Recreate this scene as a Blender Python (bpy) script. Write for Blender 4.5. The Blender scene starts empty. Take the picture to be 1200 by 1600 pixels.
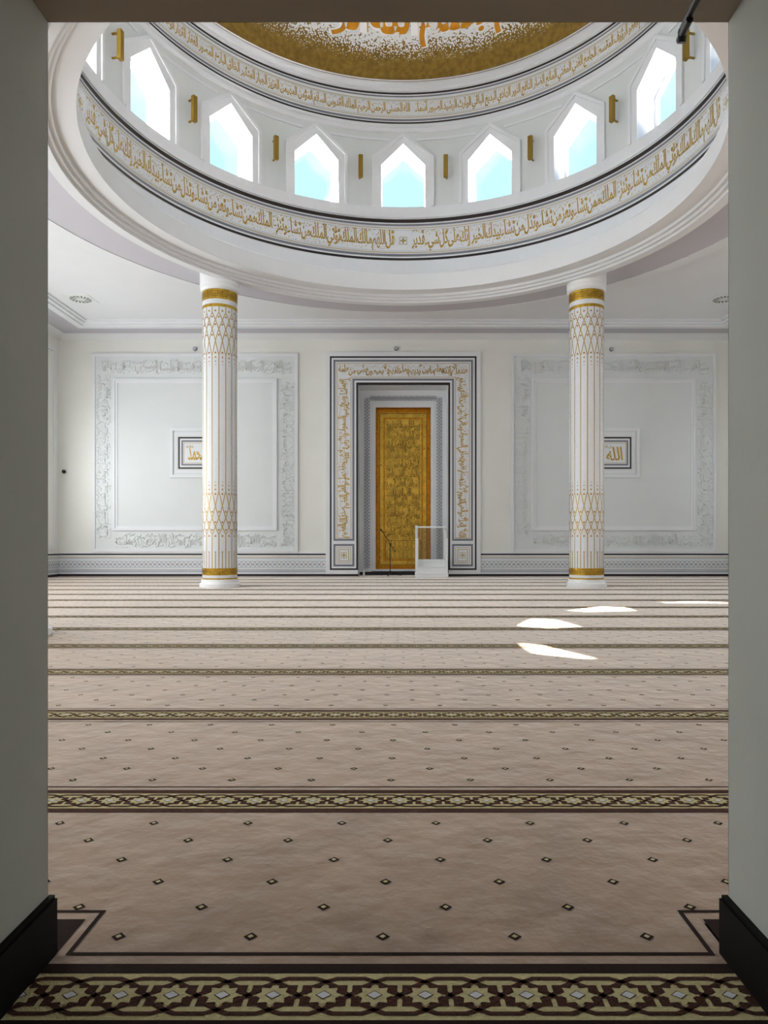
import bpy, math, random
from mathutils import Vector, Matrix
random.seed(7)
sc = bpy.context.scene
COL = sc.collection
PI = math.pi
sin, cos = math.sin, math.cos

# ------------------------------------------------------------------ camera
F_PX, HX, HY = 1100.0, 630.0, 848.0          # focal length and vanishing point in a 1200x1600 frame
cam = bpy.data.cameras.new('camera')
cam.sensor_fit = 'HORIZONTAL'
cam.sensor_width = 36.0
cam.lens = F_PX / 1200.0 * 36.0
cam.shift_x = -(HX - 600.0) / 1200.0
cam.shift_y = (HY - 800.0) / 1200.0
cam.clip_start = 0.05
co = bpy.data.objects.new('camera', cam)
COL.objects.link(co)
co.location = (0, 0, 1.0)
co.rotation_euler = (PI / 2, 0, 0)
sc.camera = co

# ------------------------------------------------------------------ sky, sun, window and fill light, exposure
EXPOSURE = 0.10
SKY = (0.47, 0.86, 0.95)
SKY_STRENGTH = 1.3
SUN_STRENGTH = 180.0
LEFT_W, RIGHT_W, NEAR_W, LOBBY_W = 205.0, 40.0, 165.0, .12
sc.view_settings.view_transform = 'Standard'
sc.view_settings.look = 'None'
sc.view_settings.gamma = 1.0
sc.view_settings.use_curve_mapping = False
sc.view_settings.exposure = EXPOSURE
sc.cycles.use_denoising = True
sc.cycles.max_bounces = 10
sc.cycles.diffuse_bounces = 6
sc.cycles.glossy_bounces = 4
sc.cycles.transparent_max_bounces = 12
sc.cycles.sample_clamp_indirect = 25.0
sc.cycles.caustics_reflective = False
sc.cycles.caustics_refractive = False

w = bpy.data.worlds.new('sky')
sc.world = w
w.use_nodes = True
bg = w.node_tree.nodes['Background']
bg.inputs[0].default_value = (*SKY, 1)
bg.inputs[1].default_value = SKY_STRENGTH

sl = bpy.data.lights.new('sun', 'SUN')
sl.energy = SUN_STRENGTH
sl.angle = math.radians(0.5)
sl.color = (1.0, 0.89, 0.76)
so = bpy.data.objects.new('sun', sl)
COL.objects.link(so)
so.rotation_euler = Vector((7.08, -5.25, -9.9)).to_track_quat('-Z', 'Y').to_euler()

def area(name, loc, direction, sx, sy, power, color):
    l = bpy.data.lights.new(name, 'AREA')
    l.shape = 'RECTANGLE'
    l.size, l.size_y, l.energy, l.color = sx, sy, power, color
    o = bpy.data.objects.new(name, l)
    COL.objects.link(o)
    o.location = loc
    o.rotation_euler = Vector(direction).to_track_quat('-Z', 'Z' if abs(direction[2]) < .5 else 'Y').to_euler()
    return o

XW, YN, YF = 10.24, 1.71, 20.95        # side walls, near and far wall of the hall
YC, RD = 11.75, 5.4                    # dome axis and drum radius
SIDE_WINDOWS = (7.2, 12.2, 17.2)
NEAR_FILL_WINDOWS = (-5.6, 5.6)
COOL = (0.95, 0.98, 1.0)
for yy, kk in zip(SIDE_WINDOWS, (.9, 1.15, .98)):
    area('window_and_fill_light', (-XW + .09, yy, 3.0), (1, 0, 0), 2.6, 4.4, LEFT_W * kk, COOL)
    area('window_and_fill_light', (XW - .09, yy, 3.0), (-1, 0, 0), 2.6, 4.4, RIGHT_W, COOL)  # weaker fill from the right, added at unseen windows
for xx in NEAR_FILL_WINDOWS:
    area('window_and_fill_light', (xx, YN + .09, 5.0), (0, 1, 0), 3.0, 2.6, NEAR_W * (1.5 if xx < 0 else .5), COOL)  # added fill, set high and behind the camera to reach the far wall
area('lobby_fill', (0, -2.8, 1.4), (0, 1, 0), 1.5, 1.6, LOBBY_W, (0.85, 0.95, 1.0))  # added soft fill for the jambs; the lobby behind is closed

# ------------------------------------------------------------------ materials
def lin(c):
    return tuple(((v / 255.0) / 12.92 if v / 255.0 <= .04045 else ((v / 255.0 + .055) / 1.055) ** 2.4) for v in c)

def mat(name, rgb, rough=.6, metal=0.0, var=0.0, vscale=8.0, bump=0.0, bscale=60.0, tile=0.0, spec=.5):
    m = bpy.data.materials.new(name)
    m.use_nodes = True
    nt = m.node_tree
    N, L = nt.nodes, nt.links
    b = N['Principled BSDF']
    col = lin(rgb)
    b.inputs['Base Color'].default_value = (*col, 1)
    b.inputs['Roughness'].default_value = rough
    b.inputs['Metallic'].default_value = metal
    b.inputs['Specular IOR Level'].default_value = spec
    if var or bump or tile:
        tc = N.new('ShaderNodeTexCoord')
    if var:
        n = N.new('ShaderNodeTexNoise')
        n.inputs['Scale'].default_value = vscale
        n.inputs['Detail'].default_value = 6
        L.new(tc.outputs['Object'], n.inputs['Vector'])
        r = N.new('ShaderNodeValToRGB')
        r.color_ramp.elements[0].position = .3
        r.color_ramp.elements[1].position = .7
        r.color_ramp.elements[0].color = (*[c * (1 - var) for c in col], 1)
        r.color_ramp.elements[1].color = (*[min(1, c * (1 + var)) for c in col], 1)
        L.new(n.outputs['Fac'], r.inputs['Fac'])
        L.new(r.outputs['Color'], b.inputs['Base Color'])
    if tile:
        v = N.new('ShaderNodeTexVoronoi')
        v.inputs['Scale'].default_value = tile
        L.new(tc.outputs['Object'], v.inputs['Vector'])
        bw = N.new('ShaderNodeSeparateColor')
        L.new(v.outputs['Color'], bw.inputs['Color'])
        mr = N.new('ShaderNodeMapRange')
        mr.inputs['To Min'].default_value = max(.05, rough - .16)
        mr.inputs['To Max'].default_value = min(1, rough + .2)
        L.new(bw.outputs['Red'], mr.inputs['Value'])
        L.new(mr.outputs['Result'], b.inputs['Roughness'])
        bp = N.new('ShaderNodeBump')
        bp.inputs['Strength'].default_value = .25
        bp.inputs['Distance'].default_value = .01
        L.new(bw.outputs['Green'], bp.inputs['Height'])
        L.new(bp.outputs['Normal'], b.inputs['Normal'])
    elif bump:
        n2 = N.new('ShaderNodeTexNoise')
        n2.inputs['Scale'].default_value = bscale
        n2.inputs['Detail'].default_value = 5
        L.new(tc.outputs['Object'], n2.inputs['Vector'])
        bp = N.new('ShaderNodeBump')
        bp.inputs['Strength'].default_value = bump
        bp.inputs['Distance'].default_value = .03
        L.new(n2.outputs['Fac'], bp.inputs['Height'])
        L.new(bp.outputs['Normal'], b.inputs['Normal'])
    return m

M_cream = mat('cream_wall_paint', (228, 229, 224), .85, var=.02, vscale=1.5)
M_white = mat('white_plaster', (226, 229, 232), .8, var=.012, vscale=2)
M_panel = mat('cool_white_panel_paint', (218, 223, 224), .8, var=.012, vscale=2)
M_drum = mat('drum_white_plaster', (226, 229, 233), .75, var=.01)
M_reveal = mat('window_reveal_shade_tint', (200, 202, 212), .75)  # drum plaster with the lilac shade of the reveals put into its colour
M_recess = mat('drum_grey_green_plaster', (217, 222, 223), .8)
M_lilac = mat('lilac_grey_moulding_paint', (196, 195, 203), .8)
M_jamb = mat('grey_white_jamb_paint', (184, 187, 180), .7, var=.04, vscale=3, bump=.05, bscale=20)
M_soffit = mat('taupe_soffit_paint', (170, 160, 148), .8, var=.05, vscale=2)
M_black = mat('black_brown_tile', (38, 26, 24), .5, var=.2, vscale=30)
M_skirt = mat('dark_brown_skirting', (34, 20, 22), .45)
M_skirt2 = mat('black_skirting_board', (9, 6, 6), .6, spec=.12)
M_tile = mat('white_mosaic_tile', (222, 226, 230), .35, tile=70)
M_col = mat('column_white_mosaic', (226, 230, 234), .38, tile=60)
M_grey = mat('grey_tile', (120, 122, 130), .5, var=.06, vscale=30)
M_lgrey = mat('light_grey_tile', (176, 180, 190), .5)
M_gold = mat('gold_mosaic', (198, 158, 58), .36, metal=.85, var=.18, vscale=14, tile=55)
M_goldline = mat('gold_tile_line', (182, 152, 72), .4, metal=.4, var=.1, vscale=40)
M_copper = mat('copper_tile_dot', (178, 132, 72), .45, metal=.35)
M_golddark = mat('engraved_gold_groove', (92, 62, 16), .55, metal=.5)
M_goldletter = mat('gold_letter', (186, 150, 60), .4, metal=.45, var=.12, vscale=20)
M_goldpanel = mat('gold_leaf_panel', (208, 168, 66), .42, metal=.65, var=.2, vscale=5, tile=40)
M_goldedge = mat('deep_gold_edge', (190, 128, 26), .42, metal=.75, var=.2, vscale=9, tile=40)
M_domeletter = mat('dome_gold_letter', (205, 140, 26), .4, metal=.5, var=.15, vscale=6)
M_brass = mat('brass_sconce', (150, 122, 44), .45, metal=.6)
M_relief = mat('white_relief_script', (226, 228, 227), .75)
M_braid = mat('grey_braid_relief', (158, 160, 167), .7)
M_minbar = mat('white_lacquer', (240, 242, 243), .4)
M_metal = mat('dark_grey_metal', (70, 72, 74), .35, metal=.6)
M_mic = mat('black_metal', (16, 16, 18), .4, metal=.3)
M_fit = mat('grey_plastic_fitting', (120, 124, 132), .5)
M_vent = mat('white_metal_diffuser', (225, 230, 228), .5)
M_slot = mat('dark_vent_slot', (30, 32, 34), .8)
M_winframe = mat('white_window_frame', (240, 242, 244), .4)
M_pane = mat('frosted_window_pane', (235, 238, 240), .5)
# carpet
def pile(m, wt):
    b = m.node_tree.nodes['Principled BSDF']
    b.inputs['Sheen Weight'].default_value = wt
    b.inputs['Sheen Roughness'].default_value = .4
    b.inputs['Sheen Tint'].default_value = (1.0, .95, .89, 1)
    return m
M_field = mat('beige_carpet_pile', (166, 142, 122), .95, var=.13, vscale=3.2, bump=.6, bscale=7, spec=.1)
M_brown = mat('brown_carpet_pile', (72, 38, 26), .95, var=.2, vscale=60, bump=.4, bscale=200, spec=.1)
M_dark = mat('dark_brown_carpet_pile', (38, 20, 15), .95, var=.2, vscale=60, spec=.1)
M_creamc = mat('cream_carpet_pile', (205, 194, 146), .95, var=.1, vscale=70, bump=.4, bscale=200, spec=.1)
M_star = mat('pale_grey_carpet_pile', (214, 216, 218), .95, var=.06, vscale=90, spec=.1)

pile(M_field, .85)
for m_ in (M_brown, M_dark, M_creamc, M_star): pile(m_, .12)

def glass(name, tint=(1, 1, 1), refl=.06):
    m = bpy.data.materials.new(name)
    m.use_nodes = True
    nt = m.node_tree
    nt.nodes.remove(nt.nodes['Principled BSDF'])
    t = nt.nodes.new('ShaderNodeBsdfTransparent')
    t.inputs[0].default_value = (*tint, 1)
    g = nt.nodes.new('ShaderNodeBsdfGlossy')
    g.inputs['Roughness'].default_value = .02
    mx = nt.nodes.new('ShaderNodeMixShader')
    mx.inputs[0].default_value = refl
    nt.links.new(t.outputs[0], mx.inputs[1])
    nt.links.new(g.outputs[0], mx.inputs[2])
    nt.links.new(mx.outputs[0], nt.nodes['Material Output'].inputs[0])
    return m
M_glass = glass('clear_window_glass', (.97, .99, 1.0), .05)
M_glass2 = glass('minbar_glass', (.93, .93, .92), .04)

def dome_material():
    m = bpy.data.materials.new('dome_gold_and_white_mosaic')
    m.use_nodes = True
    nt = m.node_tree
    N, L = nt.nodes, nt.links
    b = N['Principled BSDF']
    tc = N.new('ShaderNodeTexCoord')
    sx = N.new('ShaderNodeSeparateXYZ')
    L.new(tc.outputs['Object'], sx.inputs[0])
    v = N.new('ShaderNodeTexVoronoi')
    v.inputs['Scale'].default_value = 24
    L.new(tc.outputs['Object'], v.inputs['Vector'])
    nz = N.new('ShaderNodeTexNoise')
    nz.inputs['Scale'].default_value = 1.3
    L.new(tc.outputs['Object'], nz.inputs['Vector'])
    # the white tesserae thin out towards the dome's foot
    a = N.new('ShaderNodeMath'); a.operation = 'MULTIPLY_ADD'
    L.new(nz.outputs['Fac'], a.inputs[0]); a.inputs[1].default_value = .35; L.new(sx.outputs['Z'], a.inputs[2])
    mr = N.new('ShaderNodeMapRange')
    mr.inputs['From Min'].default_value = .62
    mr.inputs['From Max'].default_value = 1.25
    mr.inputs['To Min'].default_value = .12
    mr.inputs['To Max'].default_value = .8
    L.new(a.outputs[0], mr.inputs['Value'])
    low = N.new('ShaderNodeMath'); low.operation = 'GREATER_THAN'
    L.new(a.outputs[0], low.inputs[0]); low.inputs[1].default_value = .62
    lt = N.new('ShaderNodeMath'); lt.operation = 'LESS_THAN'
    L.new(v.outputs['Distance'], lt.inputs[0]); L.new(mr.outputs['Result'], lt.inputs[1])
    both = N.new('ShaderNodeMath'); both.operation = 'MULTIPLY'
    L.new(lt.outputs[0], both.inputs[0]); L.new(low.outputs[0], both.inputs[1])
    n2 = N.new('ShaderNodeTexNoise'); n2.inputs['Scale'].default_value = 9; n2.inputs['Detail'].default_value = 8
    L.new(tc.outputs['Object'], n2.inputs['Vector'])
    r = N.new('ShaderNodeValToRGB')
    r.color_ramp.elements[0].position, r.color_ramp.elements[1].position = .35, .7
    r.color_ramp.elements[0].color = (*lin((122, 94, 28)), 1)
    r.color_ramp.elements[1].color = (*lin((150, 120, 42)), 1)
    L.new(n2.outputs['Fac'], r.inputs['Fac'])
    mx = N.new('ShaderNodeMix'); mx.data_type = 'RGBA'
    L.new(both.outputs[0], mx.inputs[0]); L.new(r.outputs['Color'], mx.inputs[6])
    mx.inputs[7].default_value = (*lin((225, 228, 230)), 1)
    L.new(mx.outputs[2], b.inputs['Base Color'])
    inv = N.new('ShaderNodeMath'); inv.operation = 'MULTIPLY_ADD'
    L.new(both.outputs[0], inv.inputs[0]); inv.inputs[1].default_value = -.4; inv.inputs[2].default_value = .4
    L.new(inv.outputs[0], b.inputs['Metallic'])
    b.inputs['Roughness'].default_value = .5
    return m
M_dome = dome_material()

# ------------------------------------------------------------------ mesh helpers
def m_floor(z=0.0): return lambda u, v, w: (u, v, z + w)
def m_far(y=YF): return lambda u, v, w: (u, y - w, v)
def m_left(x=-XW): return lambda u, v, w: (x + w, u, v)
def m_right(x=XW): return lambda u, v, w: (x - w, -u, v)
def m_near(y=YN): return lambda u, v, w: (-u, y + w, v)
def m_ceil(cx, cy, z): return lambda u, v, w: (cx + u, cy - v, z - w)
def m_drum(R=RD):
    return lambda u, v, w: ((R - w) * sin(u / R), YC + (R - w) * cos(u / R), v)
def m_cyl(r):       # outward face of a column about its own axis; u = angle
    return lambda u, v, w: ((r + w) * sin(u), -(r + w) * cos(u), v)

class MB:
    def __init__(s, fmap=None):
        s.v, s.f, s.m, s.mats = [], [], [], []
        s.map = fmap or (lambda u, v, w: (u, v, w))
    def mi(s, m):
        if m not in s.mats: s.mats.append(m)
        return s.mats.index(m)
    def raw(s, pts, faces, m):
        o = len(s.v); k = s.mi(m)
        s.v += pts
        for f in faces:
            s.f.append([i + o for i in f]); s.m.append(k)
    def poly(s, pts, wv, m):
        s.raw([s.map(p[0], p[1], wv) for p in pts], [list(range(len(pts)))], m)
    def rect(s, u0, u1, v0, v1, wv, m, nu=1):
        for i in range(nu):
            a, b = u0 + (u1 - u0) * i / nu, u0 + (u1 - u0) * (i + 1) / nu
            s.poly([(a, v0), (b, v0), (b, v1), (a, v1)], wv, m)
    def slab(s, u0, u1, v0, v1, w0, w1, m, nu=1):
        s.prism([(u0, v0), (u1, v0), (u1, v1), (u0, v1)], w0, w1, m) if nu == 1 else \
            [s.slab(u0 + (u1 - u0) * i / nu, u0 + (u1 - u0) * (i + 1) / nu, v0, v1, w0, w1, m) for i in range(nu)]
    def prism(s, pts, w0, w1, m):
        n = len(pts)
        P = [s.map(p[0], p[1], w0) for p in pts] + [s.map(p[0], p[1], w1) for p in pts]
        F = [list(range(n, 2 * n)), list(range(n - 1, -1, -1))]
        for i in range(n):
            j = (i + 1) % n
            F.append([i, j, n + j, n + i])
        s.raw(P, F, m)
    def box(s, x0, x1, y0, y1, z0, z1, m):
        P = [(x, y, z) for z in (z0, z1) for y in (y0, y1) for x in (x0, x1)]
        s.raw(P, [[0, 2, 3, 1], [4, 5, 7, 6], [0, 1, 5, 4], [2, 6, 7, 3], [0, 4, 6, 2], [1, 3, 7, 5]], m)
    def strip(s, pts, wd, w0, m, w1=None, closed=False):
        """a ribbon along a polyline in the map's plane; w1 gives it thickness"""
        n = len(pts); L, R = [], []
        for i, p in enumerate(pts):
            a = pts[i - 1] if (i > 0 or closed) else p
            b = pts[(i + 1) % n] if (i < n - 1 or closed) else p
            d1 = Vector((p[0] - a[0], p[1] - a[1])); d2 = Vector((b[0] - p[0], b[1] - p[1]))
            if d1.length < 1e-9: d1 = d2
            if d2.length < 1e-9: d2 = d1
            d1.normalize(); d2.normalize()
            t = d1 + d2
            t = t.normalized() if t.length > 1e-6 else d1
            nrm = Vector((-t.y, t.x))
            k = wd / 2 / max(.35, nrm.dot(Vector((-d1.y, d1.x))))
            L.append((p[0] + nrm.x * k, p[1] + nrm.y * k)); R.append((p[0] - nrm.x * k, p[1] - nrm.y * k))
        for i in range(n if closed else n - 1):
            j = (i + 1) % n
            q = [R[i], R[j], L[j], L[i]]
            if w1 is None: s.poly(q, w0, m)
            else: s.prism(q, w0, w1, m)
    def frame(s, u0, u1, v0, v1, wd, w0, m, w1=None):
        """rectangular frame whose OUTER edge is u0..u1 x v0..v1"""
        for q in ((u0, u1, v1 - wd, v1), (u0, u1, v0, v0 + wd), (u0, u0 + wd, v0 + wd, v1 - wd), (u1 - wd, u1, v0 + wd, v1 - wd)):
            if w1 is None: s.rect(*q, w0, m)
            else: s.slab(*q, w0, w1, m)
    def disc(s, cu, cv, r, wv, m, n=12, ru=None):
        s.poly([(cu + (ru or r) * cos(2 * PI * i / n), cv + r * sin(2 * PI * i / n)) for i in range(n)], wv, m)
    def lathe(s, prof, m, n=64, c=(0, 0), flip=False, caps=False):
        P = []
        for (r, z) in prof:
            for i in range(n):
                a = 2 * PI * i / n
                P.append((c[0] + r * sin(a), c[1] - r * cos(a), z))
        F = []
        for k in range(len(prof) - 1):
            for i in range(n):
                j = (i + 1) % n
                q = [k * n + i, k * n + j, (k + 1) * n + j, (k + 1) * n + i]
                F.append(q[::-1] if flip else q)
        if caps:
            F.append(list(range((len(prof) - 1) * n, len(prof) * n))); F.append(list(range(n - 1, -1, -1)))
        s.raw(P, F, m)
    def tube(s, pts, r, m, n=10):
        pts = [Vector(p) for p in pts]
        P = []
        for i, p in enumerate(pts):
            d = (pts[min(i + 1, len(pts) - 1)] - pts[max(i - 1, 0)]).normalized()
            a = d.cross(Vector((0, 0, 1)))
            if a.length < 1e-4: a = Vector((1, 0, 0))
            a.normalize(); b = a.cross(d)
            rr = r[i] if isinstance(r, (list, tuple)) else r
            P += [tuple(p + (a * cos(2 * PI * k / n) + b * sin(2 * PI * k / n)) * rr) for k in range(n)]
        F = [[i * n + k, (i + 1) * n + k, (i + 1) * n + (k + 1) % n, i * n + (k + 1) % n] for i in range(len(pts) - 1) for k in range(n)]
        F += [list(range(n)), list(range((len(pts) - 1) * n, len(pts) * n))[::-1]]
        s.raw(P, F, m)
    def glyphs(s, g, m, w0, w1=None):
        """g: list of (verts2d, faces, zs); z -1..1 maps to w0..w1"""
        k = s.mi(m)
        for i, (V, Fc) in enumerate(g):
            o = len(s.v)
            e = .0007 * (i % 4)                # crossing letters lie over one another
            for (a, b, z) in V:
                s.v.append(s.map(a, b, w0 + e if w1 is None else (w1 + e if z > 0 else w0)))
            for f in Fc:
                s.f.append([i + o for i in f]); s.m.append(k)
    def build(s, name, parent=None, smooth=False, loc=None):
        me = bpy.data.meshes.new(name)
        off = loc or (0, 0, 0)
        me.from_pydata([(p[0] - off[0], p[1] - off[1], p[2] - off[2]) for p in s.v], [], s.f)
        for m in s.mats: me.materials.append(m)
        me.polygons.foreach_set('material_index', s.m)
        if smooth:
            me.polygons.foreach_set('use_smooth', [True] * len(s.f))
            me.set_sharp_from_angle(angle=math.radians(35))
        me.update()
        o = bpy.data.objects.new(name, me)
        COL.objects.link(o)
        if loc: o.location = loc
        if parent: o.parent = parent
        return o

def tag(o, label=None, cat=None, group=None, kind=None):
    if label: o['label'] = label
    if cat: o['category'] = cat
    if group: o['group'] = group
    if kind: o['kind'] = kind
    return o

def empty(name, loc=(0, 0, 0), label=None, cat=None, group=None, kind=None, rz=0):
    o = bpy.data.objects.new(name, None)
    o.empty_display_size = .1
    COL.objects.link(o)
    o.location = loc
    o.rotation_euler = (0, 0, rz)
    return tag(o, label, cat, group, kind)

def kids(o): return [c for c in COL.objects if c.parent == o]
def dup(o, parent=None):
    ch = kids(o)
    c = o.copy(); COL.objects.link(c); c.parent = parent
    for k in ch: dup(k, c)
    return c
def struct(o): return tag(o, kind='structure')

# ------------------------------------------------------------------ Arabic lettering
FORMS = {'ا': (0xFE8D, 2), 'ب': (0xFE8F, 4), 'ة': (0xFE93, 2), 'ت': (0xFE95, 4), 'ث': (0xFE99, 4), 'ج': (0xFE9D, 4), 'ح': (0xFEA1, 4),
         'خ': (0xFEA5, 4), 'د': (0xFEA9, 2), 'ذ': (0xFEAB, 2), 'ر': (0xFEAD, 2), 'ز': (0xFEAF, 2), 'س': (0xFEB1, 4), 'ش': (0xFEB5, 4),
         'ص': (0xFEB9, 4), 'ض': (0xFEBD, 4), 'ط': (0xFEC1, 4), 'ظ': (0xFEC5, 4), 'ع': (0xFEC9, 4), 'غ': (0xFECD, 4), 'ف': (0xFED1, 4),
         'ق': (0xFED5, 4), 'ك': (0xFED9, 4), 'ل': (0xFEDD, 4), 'م': (0xFEE1, 4), 'ن': (0xFEE5, 4), 'ه': (0xFEE9, 4), 'و': (0xFEED, 2),
         'ى': (0xFEEF, 2), 'ي': (0xFEF1, 4), 'ء': (0xFE80, 1), 'آ': (0xFE81, 2), 'أ': (0xFE83, 2), 'ؤ': (0xFE85, 2), 'إ': (0xFE87, 2),
         'ئ': (0xFE89, 4)}
LAM = '\uFEFB\uFEF7\uFEF9'
def shape(t):
    t = t.replace('لا', LAM[0]).replace('لأ', LAM[1]).replace('لإ', LAM[2])
    out = []
    for i, c in enumerate(t):
        prev = i > 0 and t[i - 1] in FORMS and FORMS[t[i - 1]][1] == 4
        if c in LAM:
            out.append(chr(ord(c) + (1 if prev else 0))); continue
        if c not in FORMS:
            out.append(c); continue
        b, n = FORMS[c]
        prev = prev and n > 1
        nxt = n == 4 and i + 1 < len(t) and (t[i + 1] in LAM or (t[i + 1] in FORMS and FORMS[t[i + 1]][1] > 1))
        out.append(chr(b + ((3 if prev else 2) if nxt else (1 if prev else 0))))
    return ''.join(reversed(out))

_cache = {}
def word_mesh(t, ext, off, res=3):
    key = (t, ext, off, res)
    if key in _cache: return _cache[key]
    cu = bpy.data.curves.new('lettering', 'FONT')
    cu.body = shape(t)
    cu.size = 1.0
    cu.resolution_u = res
    cu.offset = off
    cu.extrude = 1.0 if ext else 0.0
    o = bpy.data.objects.new('lettering', cu)
    COL.objects.link(o)
    dg = bpy.context.evaluated_depsgraph_get()
    me = bpy.data.meshes.new_from_object(o.evaluated_get(dg))
    V = [tuple(v.co) for v in me.vertices]
    Fc = [list(p.vertices) for p in me.polygons]
    bpy.data.objects.remove(o)
    bpy.data.curves.remove(cu)
    bpy.data.meshes.remove(me)
    out = []
    for (x, y, z) in V:                    # tall leaning uprights and deep bowls of thuluth
        yy = y * 1.35 if y < 0 else (y if y < .3 else .3 + (y - .3) * 1.9)
        xx = x - .10 * max(0.0, yy - .25) + .03 * sin(yy * 3.0)
        out.append((xx, yy, z))
    xs = [p[0] for p in out]
    x0, x1 = min(xs), max(xs)
    res_ = ([(a - x0, b, c) for a, b, c in out], Fc, x1 - x0)
    _cache[key] = res_
    return res_

def mark(rng, x, y, k, ext):
    """vowel sign: a slanting dash, a pair of dashes or a small hook"""
    def dash(x, y, l, a, t):
        c, s_ = cos(a), sin(a)
        P = [(-l / 2, -t / 2), (l / 2, -t / 2 * .6), (l / 2, t / 2 * .6), (-l / 2, t / 2)]
        P = [(x + p * c - q * s_, y + p * s_ + q * c) for p, q in P]
        if not ext:
            return ([(a_, b_, 0) for a_, b_ in P], [[0, 1, 2, 3]])
        return ([(a_, b_, -1) for a_, b_ in P] + [(a_, b_, 1) for a_, b_ in P],
                [[4, 5, 6, 7], [0, 1, 5, 4], [1, 2, 6, 5], [2, 3, 7, 6], [3, 0, 4, 7]])
    q = rng.random()
    if q < .5: return [dash(x, y, .22 * k, .45, .055 * k)]
    if q < .75: return [dash(x, y, .2 * k, .45, .05 * k), dash(x + .01, y + .1 * k, .2 * k, .45, .05 * k)]
    return [dash(x, y, .1 * k, 1.2, .06 * k), dash(x + .05 * k, y + .05 * k, .12 * k, -.5, .05 * k)]

def compose(words, length, height, u_right, v_bot, ext=False, off=.012, mode='line', marks=True, seed=1, res=3, gap=.16, bowl=1.0, trim=.012):
    """words run right to left from u_right over `length`, filling v_bot..v_bot+height"""
    rng = random.Random(seed)
    G = []; x = 0.0; tier = 0; letters = []
    for t in words:
        V, Fc, wd = word_mesh(t, ext, off, res)
        dy = 0.0
        if mode == 'stack':
            dy = .26 if tier % 2 else 0.0
            tier += 1
        G.append(([(a + x - wd, b + dy, c) for a, b, c in V], Fc)); letters.append(len(G) - 1)
        if marks:
            k = max(2, int(wd / .22))
            for i in range(k):
                xm = x - wd * (i + .3 + .4 * rng.random()) / k
                G += mark(rng, xm, dy + .70 + .42 * rng.random(), 1, ext)
                if rng.random() < .55:
                    G += mark(rng, xm + .1, dy - .16 - .28 * rng.random(), .8, ext)
        x -= (wd * .90 + gap * .3) if mode == 'stack' else wd + gap
    if bowl != 1.0:
        G = [([(p[0], p[1] * bowl if p[1] < 0 else p[1], p[2]) for p in V], Fc) for V, Fc in G]
    us = [p[0] for i in letters for p in G[i][0]]; vs = sorted(p[1] for i in letters for p in G[i][0])
    a0, a1, b0, b1 = min(us), max(us), vs[int(len(vs) * trim)], vs[min(len(vs) - 1, int(len(vs) * (1 - trim)))]
    lo, hi = b0 - .08 * (b1 - b0), b1 + .08 * (b1 - b0)
    for i in range(len(G)):                    # keep signs and long tails inside the band
        ys = [p[1] for p in G[i][0]]
        if i not in letters:
            d = max(0, lo - min(ys)) - max(0, max(ys) - hi)
            G[i] = ([(min(max(p[0], a0), a1), p[1] + d, p[2]) for p in G[i][0]], G[i][1])
        else:
            G[i] = ([(p[0], min(max(p[1], lo), hi), p[2]) for p in G[i][0]], G[i][1])
    su, sv = length / (a1 - a0), height / (b1 - b0)
    return [([(u_right + (p[0] - a1) * su, v_bot + (p[1] - b0) * sv, p[2]) for p in V], Fc) for V, Fc in G]

def turn(G, how):
    """swing a horizontal line about the origin so that it runs up ('up') or down ('down')"""
    f = (lambda a, b: (b, -a)) if how == 'up' else (lambda a, b: (-b, a))
    return [([(*f(p[0], p[1]), p[2]) for p in V], Fc) for V, Fc in G]
def move(G, du, dv):
    return [([(p[0] + du, p[1] + dv, p[2]) for p in V], Fc) for V, Fc in G]

VERSE = 'قل اللهم مالك الملك تؤتي الملك من تشاء وتنزع الملك ممن تشاء وتعز من تشاء وتذل من تشاء بيدك الخير إنك على كل شيء قدير'.split()
KURSI_R = 'الله لا إله إلا هو الحي القيوم لا تأخذه سنة ولا نوم له ما في السموات وما في الأرض من ذا الذي يشفع'.split()
KURSI_T = 'عنده إلا بإذنه يعلم ما بين أيديهم وما خلفهم ولا يحيطون بشيء من علمه'.split()
KURSI_L = 'إلا بما شاء وسع كرسيه السموات والأرض ولا يؤوده حفظهما وهو العلي العظيم صدق الله العظيم'.split()
NAMES = ('الله الحسنى الرحمن الرحيم الملك القدوس السلام المؤمن المهيمن العزيز الجبار المتكبر الخالق البارئ المصور الغفار القهار الوهاب الرزاق '
         'الفتاح العليم القابض الباسط الخافض الرافع المعز المذل السميع البصير الحكم العدل اللطيف الخبير الحليم العظيم الغفور الشكور العلي الكبير '
         'الحفيظ المقيت الحسيب الجليل الكريم الرقيب المجيب الواسع الحكيم الودود المجيد الباعث الشهيد الحق الوكيل القوي المتين الولي الحميد المحصي '
         'المبدئ المعيد المحيي المميت الحي القيوم الواجد الماجد الواحد الصمد القادر المقتدر المقدم المؤخر الأول الآخر الظاهر الباطن الوالي المتعالي '
         'البر التواب المنتقم العفو الرؤوف المقسط الجامع الغني المغني المانع الضار النافع النور الهادي البديع الباقي الوارث الرشيد الصبور أسماء').split()
FATIHA = ('بسم الله الرحمن الرحيم الحمد لله رب العالمين الرحمن الرحيم مالك يوم الدين إياك نعبد وإياك نستعين اهدنا الصراط المستقيم '
          'صراط الذين أنعمت عليهم غير المغضوب عليهم ولا الضالين').split()

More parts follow.
